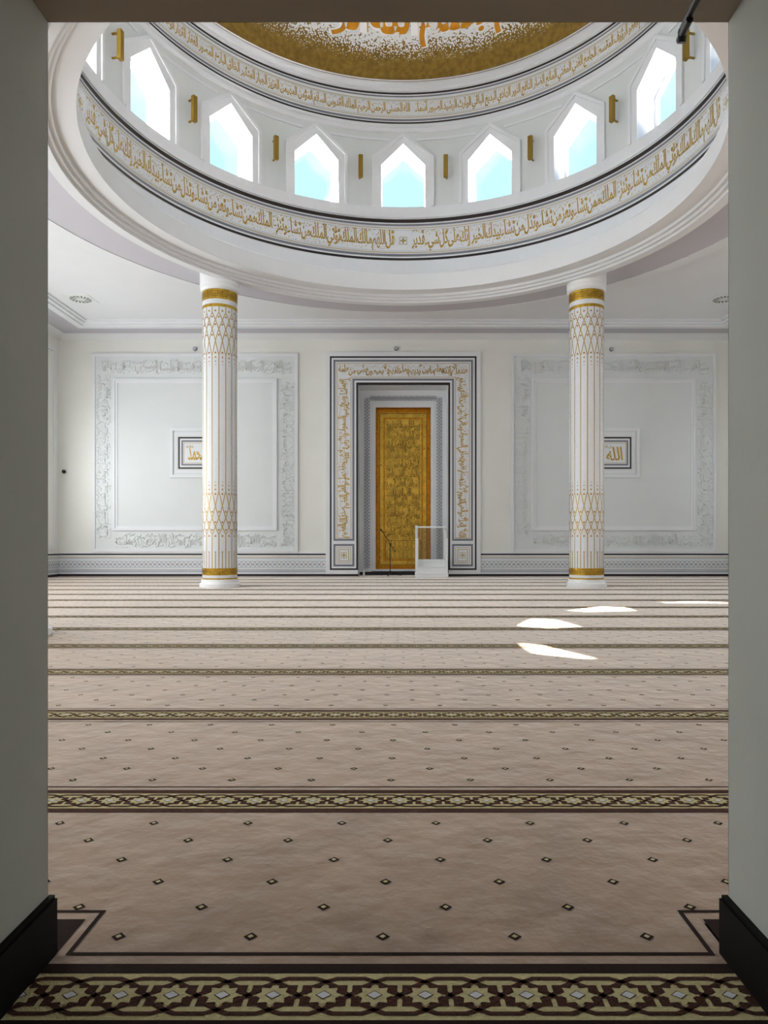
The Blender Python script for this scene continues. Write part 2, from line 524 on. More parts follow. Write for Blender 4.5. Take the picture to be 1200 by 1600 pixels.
def rosette(mb, cu, cv, r, wv, m, t):
    for k in range(4):
        a0 = PI / 2 * k + PI / 4
        cx_, cy_ = cu + r * .52 * cos(a0), cv + r * .52 * sin(a0)
        mb.strip([(cx_ + r * .46 * cos(a0 + q), cy_ + r * .46 * sin(a0 + q)) for q in [2 * PI * i / 12 for i in range(12)]], t, wv, m, closed=True)
    mb.disc(cu, cv, r * .17, wv + .0004, m, 10)
    mb.strip([(cu + r * .34 * cos(2 * PI * i / 12), cv + r * .34 * sin(2 * PI * i / 12)) for i in range(12)], t * .8, wv + .0002, m, closed=True)
    for k in range(4):
        a = PI / 2 * k + PI / 4
        mb.disc(cu + r * 1.02 * cos(a), cv + r * 1.02 * sin(a), r * .1, wv, m, 8)

# ================================================================== SETTING
b = MB(); b.box(-XW - .3, XW + .3, YN - .0, YF + 1.2, -.2, -.012, M_skirt); struct(b.build('floor'))

# --- far wall, with the opening for the prayer niche
NW, NZ, ND = 1.343, 5.705, .80          # niche half width, height, depth
OW, OZ = (750.8 - 630) / 52.5 + .002, 1 + (848 - 551) / 52.5 + .002                    # opening left in the wall for the niche and its surround
b = MB(m_far())
b.slab(-XW, -OW, 0, 7.3, -.3, 0, M_cream); b.slab(OW, XW, 0, 7.3, -.3, 0, M_cream); b.slab(-OW, OW, OZ, 7.3, -.3, 0, M_cream)
struct(b.build('wall_far'))

# --- side walls with deep windows (outside the frame, right-hand ones added for fill) and near wall with the doorway
def window(n, fmap, c, v0, v1, hw):
    f = MB(fmap)
    f.frame(c - hw, c + hw, v0, v1, .09, -.02, M_winframe, .05)
    f.slab(c - .03, c + .03, v0 + .09, v1 - .09, -.02, .045, M_winframe)
    f.slab(c - hw + .09, c + hw - .09, v0 + (v1 - v0) * .6, v0 + (v1 - v0) * .6 + .05, -.02, .045, M_winframe)
    o = struct(f.build('window_%d' % n))
    p = MB(fmap); p.rect(c - hw + .05, c + hw - .05, v0 + .05, v1 - .05, -.01, M_pane)
    p.build('pane', o)
nwin = 1
def wall_with(fmap, a, z, cs, hw, v0, v1, name, m=M_cream, top=7.3):
    mb = MB(fmap); x = a
    for c in sorted(cs):
        mb.slab(x, c - hw, 0, top, -.3, 0, m); mb.slab(c - hw, c + hw, 0, v0, -.3, 0, m); mb.slab(c - hw, c + hw, v1, top, -.3, 0, m)
        x = c + hw
    mb.slab(x, z, 0, top, -.3, 0, m)
    return struct(mb.build(name))
wall_with(m_left(), YN, YF, SIDE_WINDOWS, 1.4, .7, 5.3, 'wall_left')
wall_with(m_right(), -YF, -YN, [-y for y in SIDE_WINDOWS], 1.4, .7, 5.3, 'wall_right')
for y in SIDE_WINDOWS:
    window(nwin, m_left(), y, .7, 5.3, 1.4); nwin += 1
    window(nwin, m_right(), -y, .7, 5.3, 1.4); nwin += 1
DL, DR, DZ = -.863, .790, 2.264        # doorway sides and soffit
b = MB(m_near())
for (a0, a1, c) in ((-XW, -DR, -5.6), (-DL, XW, 5.6)):
    b.rect(a0, c - 1.6, 0, 7.3, 0, M_cream); b.rect(c + 1.6, a1, 0, 7.3, 0, M_cream)
    b.rect(c - 1.6, c + 1.6, 0, 3.6, 0, M_cream); b.rect(c - 1.6, c + 1.6, 6.4, 7.3, 0, M_cream)
b.rect(-DR, -DL, DZ, 7.3, 0, M_cream)
struct(b.build('wall_near'))
for c in NEAR_FILL_WINDOWS:
    window(nwin, m_near(), c, 3.6, 6.4, 1.6); nwin += 1  # unseen windows, added to go with the near fill lights

# --- the deep doorway the camera stands in
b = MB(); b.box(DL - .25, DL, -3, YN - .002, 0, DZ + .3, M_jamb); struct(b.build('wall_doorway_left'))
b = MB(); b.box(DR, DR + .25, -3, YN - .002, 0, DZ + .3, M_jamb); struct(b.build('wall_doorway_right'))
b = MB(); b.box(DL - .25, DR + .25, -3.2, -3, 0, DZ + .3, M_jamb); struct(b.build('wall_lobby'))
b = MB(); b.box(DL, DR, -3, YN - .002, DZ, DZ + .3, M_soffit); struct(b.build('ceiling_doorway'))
b = MB(); b.box(DL - .25, DR + .25, -3, YN, -.2, -.012, M_skirt2); struct(b.build('floor_lobby'))
b = MB(); b.box(DL, DL + .02, -3, YN + .006, -.012, .134, M_skirt2); b.box(DL, DL + .014, -3, YN + .006, .134, .142, M_skirt2); struct(b.build('baseboard_doorway_left'))
b = MB(); b.box(DR - .02, DR, -3, YN + .006, -.012, .134, M_skirt2); b.box(DR - .014, DR, -3, YN + .006, .134, .142, M_skirt2); struct(b.build('baseboard_doorway_right'))

# --- ceiling with a round opening
ZC = 7.2
CI = 1.44
N = 192
rx0, rx1, ry0, ry1 = -XW + CI, XW - CI, YN + CI, YF - CI
def edge(a):
    dx, dy = sin(a), cos(a)
    t = min(((rx1 if dx > 0 else rx0) / dx) if abs(dx) > 1e-9 else 1e9, (((ry1 if dy > 0 else ry0) - YC) / dy) if abs(dy) > 1e-9 else 1e9)
    return (dx * t, YC + dy * t, ZC)
angs = sorted([2 * PI * i / N for i in range(N)] + [math.atan2(x, y - YC) % (2 * PI) for x in (rx0, rx1) for y in (ry0, ry1)])
P, F = [], []
for a in angs:
    P += [(7.16 * sin(a), YC + 7.16 * cos(a), ZC), edge(a)]
n2 = len(angs)
for i in range(n2):
    j = (i + 1) % n2
    F.append([2 * i, 2 * i + 1, 2 * j + 1, 2 * j])
b = MB(); b.raw(P, F, M_white); struct(b.build('ceiling'))

# --- stepped cornice round the hall
prof = [(1.44, 7.2), (1.44, 7.15), (1.37, 7.15), (1.37, 7.092), (1.28, 7.092), (1.28, 7.04), (1.10, 7.04), (1.10, 7.15), (.29, 7.15), (.29, 7.14), (0, 7.03)]
b = MB()
for k in range(len(prof) - 1):
    (o0, z0), (o1, z1) = prof[k], prof[k + 1]
    c0 = [(-XW + o0, YN + o0), (XW - o0, YN + o0), (XW - o0, YF - o0), (-XW + o0, YF - o0)]
    c1 = [(-XW + o1, YN + o1), (XW - o1, YN + o1), (XW - o1, YF - o1), (-XW + o1, YF - o1)]
    for i in range(4):
        j = (i + 1) % 4
        b.raw([(*c0[i], z0), (*c0[j], z0), (*c1[j], z1), (*c1[i], z1)], [[0, 1, 2, 3]], M_lilac if k == 7 else M_white)
struct(b.build('trim_1'))

# --- stepped ring beam under the dome
b = MB()
prof = [(RD, 7.42), (4.97, 7.40), (4.95, 7.37), (4.95, 7.0), (5.26, 7.0), (5.26, 6.94), (5.33, 6.94), (5.33, 6.886), (5.40, 6.886), (5.40, 6.837),
        (5.59, 6.837), (5.59, 7.10), (6.85, 7.10), (6.85, 7.085), (7.16, 7.085), (7.16, 7.2)]
for k in range(len(prof) - 1):
    b.lathe(prof[k:k + 2], M_lilac if k == 11 else M_white, N, (0, YC))
o = struct(b.build('trim_2', smooth=True))

# --- drum with sixteen pointed windows
SEC = 2 * PI / 16
WS = RD * SEC
A, SILL, SHO, APX = .535, 9.16, 10.18, 10.71
TH = .58
b = MB(m_drum())
b.rect(0, 2 * PI * RD, 7.4, 8.86, 0, M_drum, N)
b.rect(0, 2 * PI * RD, 11.19, 11.98, 0, M_drum, N)
pent = [(-A, SILL), (A, SILL), (A, SHO), (0, APX), (-A, SHO)]
for k in range(16):
    c = k * WS
    b.rect(c - WS / 2, c - A, 8.86, 11.19, 0, M_recess, 3); b.rect(c + A, c + WS / 2, 8.86, 11.19, 0, M_recess, 3)
    b.rect(c - A, c, 8.86, SILL, 0, M_drum, 3); b.rect(c, c + A, 8.86, SILL, 0, M_drum, 3)
    b.poly([(c - A, SHO), (c, APX), (c, 11.19), (c - A, 11.19)], 0, M_recess)
    b.poly([(c, APX), (c + A, SHO), (c + A, 11.19), (c, 11.19)], 0, M_recess)
    for i in range(5):
        (u0, v0), (u1, v1) = pent[i], pent[(i + 1) % 5]
        f = b.map
        b.raw([f(c + u0, v0, 0), f(c + u1, v1, 0), f(c + u1, v1, -TH), f(c + u0, v0, -TH)], [[0, 1, 2, 3]], M_reveal)
    # raised surround of each window
    ring_o = [(-.757, SILL), (-.757, 10.38), (0, 10.97), (.757, 10.38), (.757, SILL)]
    ring_i = [(-A, SILL), (-A, SHO), (0, APX), (A, SHO), (A, SILL)]
    for i in range(4):
        b.prism([(c + ring_i[i][0], ring_i[i][1]), (c + ring_i[i + 1][0], ring_i[i + 1][1]), (c + ring_o[i + 1][0], ring_o[i + 1][1]), (c + ring_o[i][0], ring_o[i][1])][::-1], 0, .02, M_drum)
    b.strip([(c - .72, SILL), (c - .72, 10.36), (c, 10.92), (c + .72, 10.36), (c + .72, SILL)], .07, .02, M_drum, .05)
    for sgn in (-1, 1):
        b.strip([(c + sgn * .34, 10.80), (c + sgn * WS / 2, 10.80)][::sgn], .05, 0, M_drum, .02)
b.slab(0, 2 * PI * RD, 8.90, SILL, 0, .03, M_drum, 96)
struct(b.build('wall_drum'))
b = MB()
b.lathe([(RD, 10.97), (RD - .03, 10.99), (RD - .05, 11.03), (RD - .05, 11.07), (RD - .02, 11.1), (RD, 11.17)], M_drum, N, (0, YC), flip=False)
struct(b.build('trim_3', smooth=True))
b = MB()
b.lathe([(RD, 11.955), (RD - .05, 11.975), (RD - .05, 12.03), (RD - .09, 12.05), (RD - .13, 12.09), (RD - .14, 12.13), (RD - .2, 12.14)], M_drum, N, (0, YC))
struct(b.build('trim_4', smooth=True))
# window frames and panes
def pts_in(d, c):
    s = d * math.tan(PI / 8)
    ap = APX - d * math.hypot(A, APX - SHO) / A
    return [(c - A + d, SILL + d), (c + A - d, SILL + d), (c + A - d, ap - (A - d) * (APX - SHO) / A), (c, ap), (c - A + d, ap - (A - d) * (APX - SHO) / A)]
for k in range(16):
    c = k * WS
    f = MB(m_drum())
    po, pi_ = pts_in(0, c), pts_in(.055, c)
    for i in range(5):
        j = (i + 1) % 5
        f.prism([po[i], po[j], pi_[j], pi_[i]], -TH, -TH + .09, M_winframe)
    pm = pts_in(.02, c)
    o = struct(f.build('window_%d' % nwin)); nwin += 1
    g = MB(m_drum()); g.poly(pts_in(.05, c), -TH + .04, M_glass); g.build('pane', o)

# --- dome shell
b = MB()
RDM = 5.24
prof = [(RDM * cos(PI / 2 * i / 28), RDM * sin(PI / 2 * i / 28)) for i in range(28)] + [(.02, RDM)]
b.lathe(prof, M_dome, N)
o = b.build('ceiling_dome', smooth=True)
o.location = (0, YC, 12.12)
struct(o)

# --- skirting of the hall
b = MB(m_far()); b.slab(-XW, -OW, 0, .07, 0, .04, M_skirt); b.slab(OW, XW, 0, .07, 0, .04, M_skirt)
b.slab(-OW, -NW, 0, .07, -.4, .04, M_skirt); b.slab(NW, OW, 0, .07, -.4, .04, M_skirt); struct(b.build('baseboard_far'))
b = MB(m_left()); b.slab(YN, YF, 0, .07, 0, .04, M_skirt); struct(b.build('baseboard_left'))
b = MB(m_right()); b.slab(-YF, -YN, 0, .07, 0, .04, M_skirt); struct(b.build('baseboard_right'))
b = MB(m_near()); b.slab(-XW, -DR, 0, .07, 0, .015, M_skirt); b.slab(-DL, XW, 0, .07, 0, .015, M_skirt); struct(b.build('baseboard_near'))

# ================================================================== CARPET
carpet = empty('prayer_carpet', (0, 0, 0), 'beige wall-to-wall prayer carpet with brown diamond dots and patterned row bands', 'carpet')
ROW, Y1 = 1.36, 2.726
BX0, BX1 = -.813, .750
b = MB(m_floor())
b.poly([(-XW + .002, 1.85), (XW - .002, 1.85), (XW - .002, YF - .002), (-XW + .002, YF - .002)], 0, M_field)
b.poly([(-NW + .002, YF - .002), (NW - .002, YF - .002), (NW - .002, YF + ND - .02), (-NW + .002, YF + ND - .02)], 0, M_field)
b.poly([(-.853, 1.633), (.79, 1.633), (.79, 1.85), (-.853, 1.85)], 0, M_field)
b.build('pile_field', carpet)
b = MB(m_floor())
rows = [1.786 + .1445 * i for i in range(6)]
for n in range(14): rows += [Y1 + ROW * n + .24 + .1495 * i for i in range(7)]
for i, yy in enumerate(rows):
    if yy > YF - .06: continue
    off = -.052 if i % 2 == 0 else .1165
    if i >= 6: off += .11 * ((i - 6) // 7)
    k0 = int((-XW - off) / .335)
    x = off + k0 * .335
    while x < XW - .05:
        ok = -XW + .05 < x
        if yy < 1.92 and not (BX0 + .03 < x < BX1 - .03): ok = False
        if ok:
            r = .0185
            b.poly([(x - r, yy), (x, yy - r), (x + r, yy), (x, yy + r)], .0012, M_dark)
            r = .0085
            b.poly([(x - r, yy), (x, yy - r), (x + r, yy), (x, yy + r)], .002, M_creamc)
        x += .335
b.build('diamond_dots', carpet)

PT = .112
def band_unit(b, cx, cy, h=1.0):
    p = PT
    tw = .0125
    # cream ground comes from the caller; dark blocks beside the star
    for sx in (-1, 1):
        for sy in (-1, 1):
            q = [(cx + sx * .013, cy + sy * .046), (cx + sx * .030, cy + sy * .036), (cx + sx * .0505, cy + sy * .036), (cx + sx * .0505, cy + sy * .008), (cx + sx * .033, cy)]
            q2 = [(cx + sx * .004, cy + sy * .020)] + q[::-1]
            b.poly(q2 if sx * sy > 0 else q2[::-1], .0014, M_brown)
    for sy in (-1, 1):
        for sx in (-1, 1):
            b.strip([(cx - sx * p * .5, cy + sy * .060), (cx - sx * p * .22, cy + sy * .060), (cx + sx * p * .02, cy + sy * .047), (cx + sx * p * .5, cy)], tw, .0018, M_brown)
    star = []
    for i in range(16):
        a = 2 * PI * i / 16
        r = 1.0 if i % 2 == 0 else .70
        star.append((cx + .041 * r * cos(a), cy + .036 * r * sin(a)))
    b.poly(star, .0022, M_creamc)
    b.poly([(cx - .0185, cy), (cx, cy - .0155), (cx + .0185, cy), (cx, cy + .0155)], .0026, M_brown)
    b.poly([(cx - .0155, cy), (cx, cy - .0125), (cx + .0155, cy), (cx, cy + .0125)], .003, M_star)

def band_mesh(x0, x1, thin_near=True, thin_far=True, edges=True, half=.0785, shift=0.0):
    b = MB(m_floor())
    nx = max(1, int((x1 - x0) / 1.0))
    b.rect(x0, x1, -half, half, .0008, M_creamc, nx)
    if edges:
        b.rect(x0, x1, half, half + .040, .0012, M_brown, nx)
        b.rect(x0, x1, -half - .040, -half, .0012, M_brown, nx)
    if thin_far: b.rect(x0, x1, .151, .160, .0012, M_brown, nx)
    if thin_near: b.rect(x0, x1, -.160, -.151, .0012, M_brown, nx)
    k = math.ceil((x0 + .06 - shift) / PT)
    while k * PT + shift < x1 - .05:
        band_unit(b, k * PT + shift, 0); k += 1
    return b
o = band_mesh(-XW + .02, XW - .02, thin_near=False, shift=-.014).build('pattern_band', carpet); o.location = (0, Y1, 0)
o2 = band_mesh(-XW + .12, XW - .12, shift=.055).build('pattern_band', carpet); o2.location = (0, Y1 + ROW, 0)
for n in range(2, 14):
    c = o2.copy(); COL.objects.link(c); c.parent = carpet
    c.location = (.037 * ((n * 2) % 5 - 2), Y1 + ROW * n, 0)
# doorway border: patterned strip, dark band and the line that steps round the jambs
b = MB(m_floor())
s0 = band_mesh(DL - .06, DR + .08, False, False, False, half=.080, shift=-.0635)
s0.map = m_floor()
for i, p in enumerate(s0.v): s0.v[i] = (p[0], p[1] + 1.553, p[2])
s0.build('doorway_pattern_band', carpet)
b.rect(DL - .02, DR + .02, 1.633, 1.670, .0012, M_dark)
b.rect(DL - .02, DR + .02, 1.30, 1.473, .0012, M_dark)
b.rect(DL + .02, -.857, 1.67, 1.868, .0012, M_dark); b.rect(.790 - .001, DR + .0, 1.67, 1.868, .0012, M_dark)
b.rect(-XW + .02, -.857, 1.73, 1.868, .0012, M_dark); b.rect(.795, XW - .02, 1.73, 1.868, .0012, M_dark)
for (x, y, z_) in ((0, 0, 0),):
    b.strip([(-XW + .02, 1.908), (BX0, 1.908), (BX0, 1.711), (BX1, 1.711), (BX1, 1.908), (XW - .02, 1.908)], .012, .0014, M_dark)
b.build('doorway_border', carpet)

# ================================================================== COLUMNS
def make_column():
    root = empty('column', (0, 0, 0))
    r = .382
    b = MB(); b.lathe([(.01, 0), (.45, 0), (.45, .075), (.435, .09), (.418, .095), (.41, .11), (.406, .172), (.395, .178), (.385, .18), (.385, .19), (r, .19)], M_minbar, 64); b.build('base', root, True)
    b = MB(); b.lathe([(r, .15), (r, 6.66)], M_col, 64); b.build('shaft', root, True)
    b = MB(); b.lathe([(r, 6.64), (.40, 6.64), (.43, 6.67), (.43, 6.75), (.438, 6.76), (.438, 7.098)], M_minbar, 64); b.build('capital', root, True)
    for z0, z1 in ((.178, .21), (.275, .43), (6.40, 6.62), (6.225, 6.29)):
        b = MB(); b.lathe([(r, z0), (r + .006, z0), (r + .006, z1), (r, z1)], M_gold, 64)
        if z1 - z0 > .1:
            b2 = b; b2.map = m_cyl(r)
            for k in range(48):
                a = 2 * PI * k / 48
                zc = (z0 + z1) / 2
                b2.strip([(a - .05, zc), (a, zc + .028), (a + .05, zc), (a, zc - .028)], .009, .008, M_golddark, closed=True)
            for dz in (-.05, .05):
                b2.rect(0, 2 * PI, zc + dz - .004, zc + dz + .004, .008, M_golddark, 64)
        b.build('gold_band', root, True)
    b = MB(m_cyl(r))
    D = PI / 16
    # a strand drifts sideways from its straight line; heights measured from where the line splits
    H = [0, .16, .36, .62, .93]
    def strand(zf):
        P = []
        for q in range(17):
            t = q / 4
            i = min(3, int(t)); fr = t - i
            p0, p1, p2, p3 = H[max(0, i - 1)], H[i], H[i + 1], H[min(4, i + 2)]
            h = .5 * (2 * p1 + (p2 - p0) * fr + (2 * p0 - 5 * p1 + 4 * p2 - p3) * fr ** 2 + (3 * p1 - p0 - 3 * p2 + p3) * fr ** 3)
            P.append((t, zf(h)))
        return P
    sb, st = strand(lambda h: 1.19 + h), strand(lambda h: 6.085 - h)
    LW, SC = .018, 1 / r
    def line(pts):      # width is in metres, so draw in arc length
        for i in range(len(pts) - 1):
            (u0, v0), (u1, v1) = pts[i], pts[i + 1]
            du, dv = (u1 - u0) * r, v1 - v0
            l = math.hypot(du, dv); nu, nv = -dv / l * LW / 2, du / l * LW / 2
            b.poly([(u0 - nu * SC, v0 - nv), (u1 - nu * SC, v1 - nv), (u1 + nu * SC, v1 + nv), (u0 + nu * SC, v0 + nv)], .0025, M_goldline)
    def dot(u, v, s):
        b.disc(u, v, s, .003, M_copper, 8, s * SC)
    for k in range(16):
        a = D + 2 * D * k
        line([(a, .43), (a, 1.19)]); line([(a, 2.12), (a, 5.155)]); line([(a, 6.085), (a, 6.23)])
        for S in (sb, st):
            for sg in (-1, 1):
                line([(a + sg * t * D, z) for t, z in S])
        e = 2 * D * k
        line([(e, .43), (e, .77)]); dot(e, .79, .017)
        for base, sg in ((1.19, 1), (6.085, -1)):
            dot(a, base + sg * .09, .022); dot(e, base - sg * .045, .022)
            dot(e, base + sg * .26, .022); dot(a, base + sg * .49, .022)
            for h, s in ((.885, .023), (.985, .019), (1.075, .015), (1.15, .010)):
                dot(e, base + sg * h, s)
    b.build('gold_tracery', root)
    return root
CX = 4.15
cols = [(-CX, 15.94, 'white mosaic column with gold tracery in front of the left relief panel'),
        (CX, 15.94, 'white mosaic column with gold tracery in front of the right relief panel'),
        (-4.24, 7.5, 'white mosaic column behind the left doorway jamb, only the edge of its foot showing'),
        (CX, 7.5, 'white mosaic column hidden behind the right doorway jamb')]
first = make_column()
for i, (x, y, l) in enumerate(cols):
    c = first if i == 0 else dup(first)
    c.location = (x, y, .0035)
    tag(c, l, 'column', 'round columns carrying the dome ring', 'thing')

# ================================================================== RELIEF PANELS ON THE FAR WALL
PANEL_TXT = [
    'بسم الله الرحمن الرحيم الله نور السموات والأرض مثل نوره كمشكاة فيها مصباح المصباح في زجاجة الزجاجة كأنها كوكب دري'.split(),
    'يوقد من شجرة مباركة زيتونة لا شرقية ولا غربية يكاد زيتها يضيء ولو لم تمسسه نار نور على نور يهدي الله لنوره من يشاء'.split(),
    'ويضرب الله الأمثال للناس والله بكل شيء عليم في بيوت أذن الله أن ترفع ويذكر فيها اسمه يسبح له فيها بالغدو والآصال'.split(),
    'رجال لا تلهيهم تجارة ولا بيع عن ذكر الله وإقام الصلاة وإيتاء الزكاة يخافون يوما تتقلب فيه القلوب والأبصار'.split()]
def relief_panel(u0, u1, label, seed):
    v0, v1 = .72, 6.62
    root = empty('relief_panel', ((u0 + u1) / 2, YF, v0), label, 'wall panel', 'white relief panels on the far wall')
    cu = (u0 + u1) / 2
    L = ((u0 + u1) / 2, YF, v0)
    b = MB(m_far())
    b.slab(u0, u1, v0, v1, .0015, .02, M_panel)
    b.frame(u0, u1, v0, v1, .09, .02, M_white, .055)
    b.build('panel_board', root, loc=None); o = kids(root)[-1]; o.location = (-L[0], -L[1], -L[2])
    b = MB(m_far())
    iu0, iu1, iv0, iv1 = u0 + .62, u1 - .62, v0 + .64, v1 - .75
    b.frame(iu0, iu1, iv0, iv1, .06, .02, M_white, .065)
    b.frame(iu0 + .06, iu1 - .06, iv0 + .06, iv1 - .06, .07, .02, M_white, .04)
    o = b.build('inner_moulding', root); o.location = (-L[0], -L[1], -L[2])
    h = .40
    top = compose(PANEL_TXT[0][:18], iu1 - iu0 + .75, h, iu1 + .40, iv1 + .17, True, .004, 'stack', True, seed)
    bot = compose(PANEL_TXT[2][:17], iu1 - iu0 - .1, h, iu1 - .05, v0 + .14, True, .004, 'stack', True, seed + 1)
    lh = iv1 - iv0 + .36
    right = move(turn(compose(PANEL_TXT[1], lh, h, 0, 0, True, .004, 'stack', True, seed + 2), 'up'), u1 - .12 - h, iv0 - .45)
    left = move(turn(compose(PANEL_TXT[3], lh, h, 0, 0, True, .004, 'stack', True, seed + 3), 'down'), u0 + .12 + h, iv1 + .12)
    b = MB(m_far())
    for g in (top, bot, right, left): b.glyphs(g, M_relief, .018, .044)
    o = b.build('relief_lettering', root); o.location = (-L[0], -L[1], -L[2])
    return root
relief_panel(-9.24, -3.13, 'large square white relief panel with raised script border left of the mihrab', 11)
relief_panel(3.20, 9.30, 'large square white relief panel with raised script border right of the mihrab', 31)

def plaque(cu, words, label):
    cv = 1 + (848 - 708) / 52.5
    L = (cu, YF - .02, cv - .73)
    root = empty('calligraphy_plaque', L, label, 'plaque', 'framed calligraphy plaques on the far wall')
    f = lambda u, v, w_: (u + cu - L[0], -w_, v + cv - L[2])
    hw, hh = .76, .735
    b = MB(f)
    b.slab(-hw, hw, -hh, hh, .0015, .02, M_panel); b.frame(-hw, hw, -hh, hh, .085, .02, M_white, .06); b.frame(-hw + .13, hw - .13, -hh + .13, hh - .13, .08, .02, M_white, .03)
    b.build('plaster_frame', root)
    b = MB(f)
    b.rect(-.52, .52, -.475, .475, .022, M_tile)
    b.frame(-.52, .52, -.475, .475, .048, .024, M_black); b.frame(-.425, .425, -.375, .375, .05, .024, M_grey)
    b.frame(-.355, .355, -.30, .30, .012, .024, M_goldline)
    b.build('tile_border', root)
    b = MB(f)
    b.glyphs(compose([words[0]], .50, .40, .27, -.22, False, .02, 'line', False, 5, 6, trim=0), M_goldletter, .026)
    b.glyphs(compose(words[1:], .22, .13, -.06, .12, False, .01, 'line', False, 6, 4, trim=0), M_goldletter, .026)
    b.build('gold_lettering', root)
plaque(1 * (306.5 - 630) / 52.5, ['محمد', 'عليه', 'السلام'], 'square calligraphy plaque in brown and grey border half hidden behind the left column')
plaque((958.5 - 630) / 52.5, ['الله', 'جل', 'جلاله'], 'square calligraphy plaque in brown and grey border half hidden behind the right column')

# ================================================================== TILE DADO
def dado(fmap, u0, u1, name_label, length_sub=6):
    root = empty('tile_dado', fmap(u0, 0, 0), name_label, 'tile dado', 'patterned tile dados along the hall walls')
    L = fmap(u0, 0, 0)
    f = lambda u, v, w_: tuple(a - b_ for a, b_ in zip(fmap(u, v, w_), L))
    b = MB(f)
    b.slab(u0, u1, .0715, .6755, .0015, .012, M_tile)
    b.rect(u0, u1, .63, .6755, .0135, M_black); b.rect(u0, u1, .565, .583, .0135, M_goldline)
    b.rect(u0, u1, .52, .545, .0135, M_lgrey); b.rect(u0, u1, .17, .20, .0135, M_lgrey); b.rect(u0, u1, .195, .203, .0135, M_goldline); b.rect(u0, u1, .13, .15, .0135, M_grey)
    b.build('tile_bands', root)
    b = MB(f)
    p = .131; n = int((u1 - u0) / p)
    q = (u1 - u0) / n
    for i in range(n):
        c = u0 + (i + .5) * q
        R = min(.105, .105)
        pts = [(c + R * cos(2 * PI * k / 8 + PI / 8), .357 + R * sin(2 * PI * k / 8 + PI / 8)) for k in range(8)]
        pts = [(min(max(a, u0), u1), v) for a, v in pts]
        b.strip(pts, .009, .0145 + .0003 * (i % 2), M_grey, closed=True)
        b.disc(c, .357, .020, .0152, M_copper if i % 2 else M_grey, 8)
        b.strip([(c + .034 * cos(2 * PI * k / 8), .357 + .034 * sin(2 * PI * k / 8)) for k in range(8)], .007, .015, M_lgrey, closed=True)
    b.build('ring_pattern', root)
OUT = (750.8 - 630) / 52.5
dado(m_far(), -XW + .02, -OUT, 'tile dado with linked rings along the far wall left of the mihrab')
dado(m_far(), OUT, XW - .02, 'tile dado with linked rings along the far wall right of the mihrab')
dado(m_left(), YF - 4.4, YF - .02, 'tile dado with linked rings turning the corner onto the left wall')

# left wall panel moulding near the corner, dado cap
b = MB(m_left())
b.frame(YF - 4.4, YF - .28, .80, 6.7, .10, 0, M_white, .04)
struct(b.build('trim_5'))
b = MB(m_far()); b.slab(-XW, -OUT, .677, .72, 0, .03, M_white); b.slab(OUT, XW, .677, .72, 0, .03, M_white)
struct(b.build('trim_6'))

# ================================================================== MIHRAB
ML = (0, YF, 0)
mih = empty('mihrab', ML, 'tall mihrab niche with gold panel and gold script surround in middle of far wall', 'mihrab')
fm = lambda u, v, w_: (u, -w_, v)
b = MB(fm)
VT = 1 + (848 - 551) / 52.5
for (a0, a1, c0, c1) in ((-OUT, -NW, .07, VT), (NW, OUT, .07, VT), (-NW, NW, NZ, VT)):
    b.slab(a0, a1, c0, c1, -.05, .06, M_white)
b.build('surround', mih)
b = MB(fm)
W1 = .0625
px = lambda x: (x - 629.75) / 52.5
pz = lambda y: 1 + (848 - y) / 52.5
XO = px(744)                            # half width of the outer dark line
XI = px(702)
TZ = pz(557.5); BZ = pz(890.5)
def leg_rects(x0, x1, z0, z1, m, wv):
    b.rect(x0, x1, z0, z1, wv, m); b.rect(-x1, -x0, z0, z1, wv, m)
# tile ground
leg_rects(NW, XO, BZ, TZ, M_tile, W1); b.rect(-NW, NW, NZ, TZ, W1, M_tile)
W2 = W1 + .002
t = .05
leg_rects(XO - t, XO, BZ, TZ, M_black, W2); b.rect(-XO + t, XO - t, TZ - t, TZ, W2, M_black)
leg_rects(NW, NW + t, BZ, NZ + t, M_black, W2); b.rect(-NW, NW, NZ, NZ + t, W2, M_black)
leg_rects(NW + t, XO - t, BZ, BZ + t, M_black, W2)
# grey band outside and inside of the inscription, closed above the foot tile
g0, g1 = XO - .105, XO - .165
leg_rects(g1, g0, pz(845), TZ - .105, M_grey, W2); b.rect(-g1, g1, TZ - .165, TZ - .105, W2, M_grey)
h0, h1 = NW + .105, NW + .165
leg_rects(h0, h1, pz(845), NZ + .165, M_grey, W2); b.rect(-h0, h0, NZ + .105, NZ + .165, W2, M_grey)
leg_rects(h1, g1, pz(845), pz(845) + .06, M_grey, W2)
l0, l1 = XO - .205, NW + .215
leg_rects(l0 - .016, l0, pz(841), TZ - .205, M_goldline, W2); b.rect(-l0, l0, TZ - .221, TZ - .205, W2, M_goldline)
leg_rects(l1 - .016, l1, pz(841), NZ + .215, M_goldline, W2); b.rect(-l1, l1, NZ + .199, NZ + .215, W2, M_goldline)
leg_rects(l1, l0 - .016, pz(841), pz(841) + .016, M_goldline, W2)
b.build('tile_border', mih)
for sg in (-1, 1):
    b = MB(fm)
    cu = sg * (g0 + h0) / 2; hw = (g0 - h0) / 2; cz = pz(867.5); hz = (pz(850) - pz(885)) / 2
    b.frame(cu - hw, cu + hw, cz - hz, cz + hz, .06, W2, M_grey); b.frame(cu - hw + .10, cu + hw - .10, cz - hz + .10, cz + hz - .10, .014, W2, M_goldline)
    b.frame(cu - hw + .16, cu + hw - .16, cz - hz + .15, cz + hz - .15, .018, W2, M_goldline)
    rosette(b, cu, cz, .105, W2, M_goldline, .012)
    b.build('foot_tile', mih)
b = MB(fm)
hT = .315
zt0 = pz(587.5)
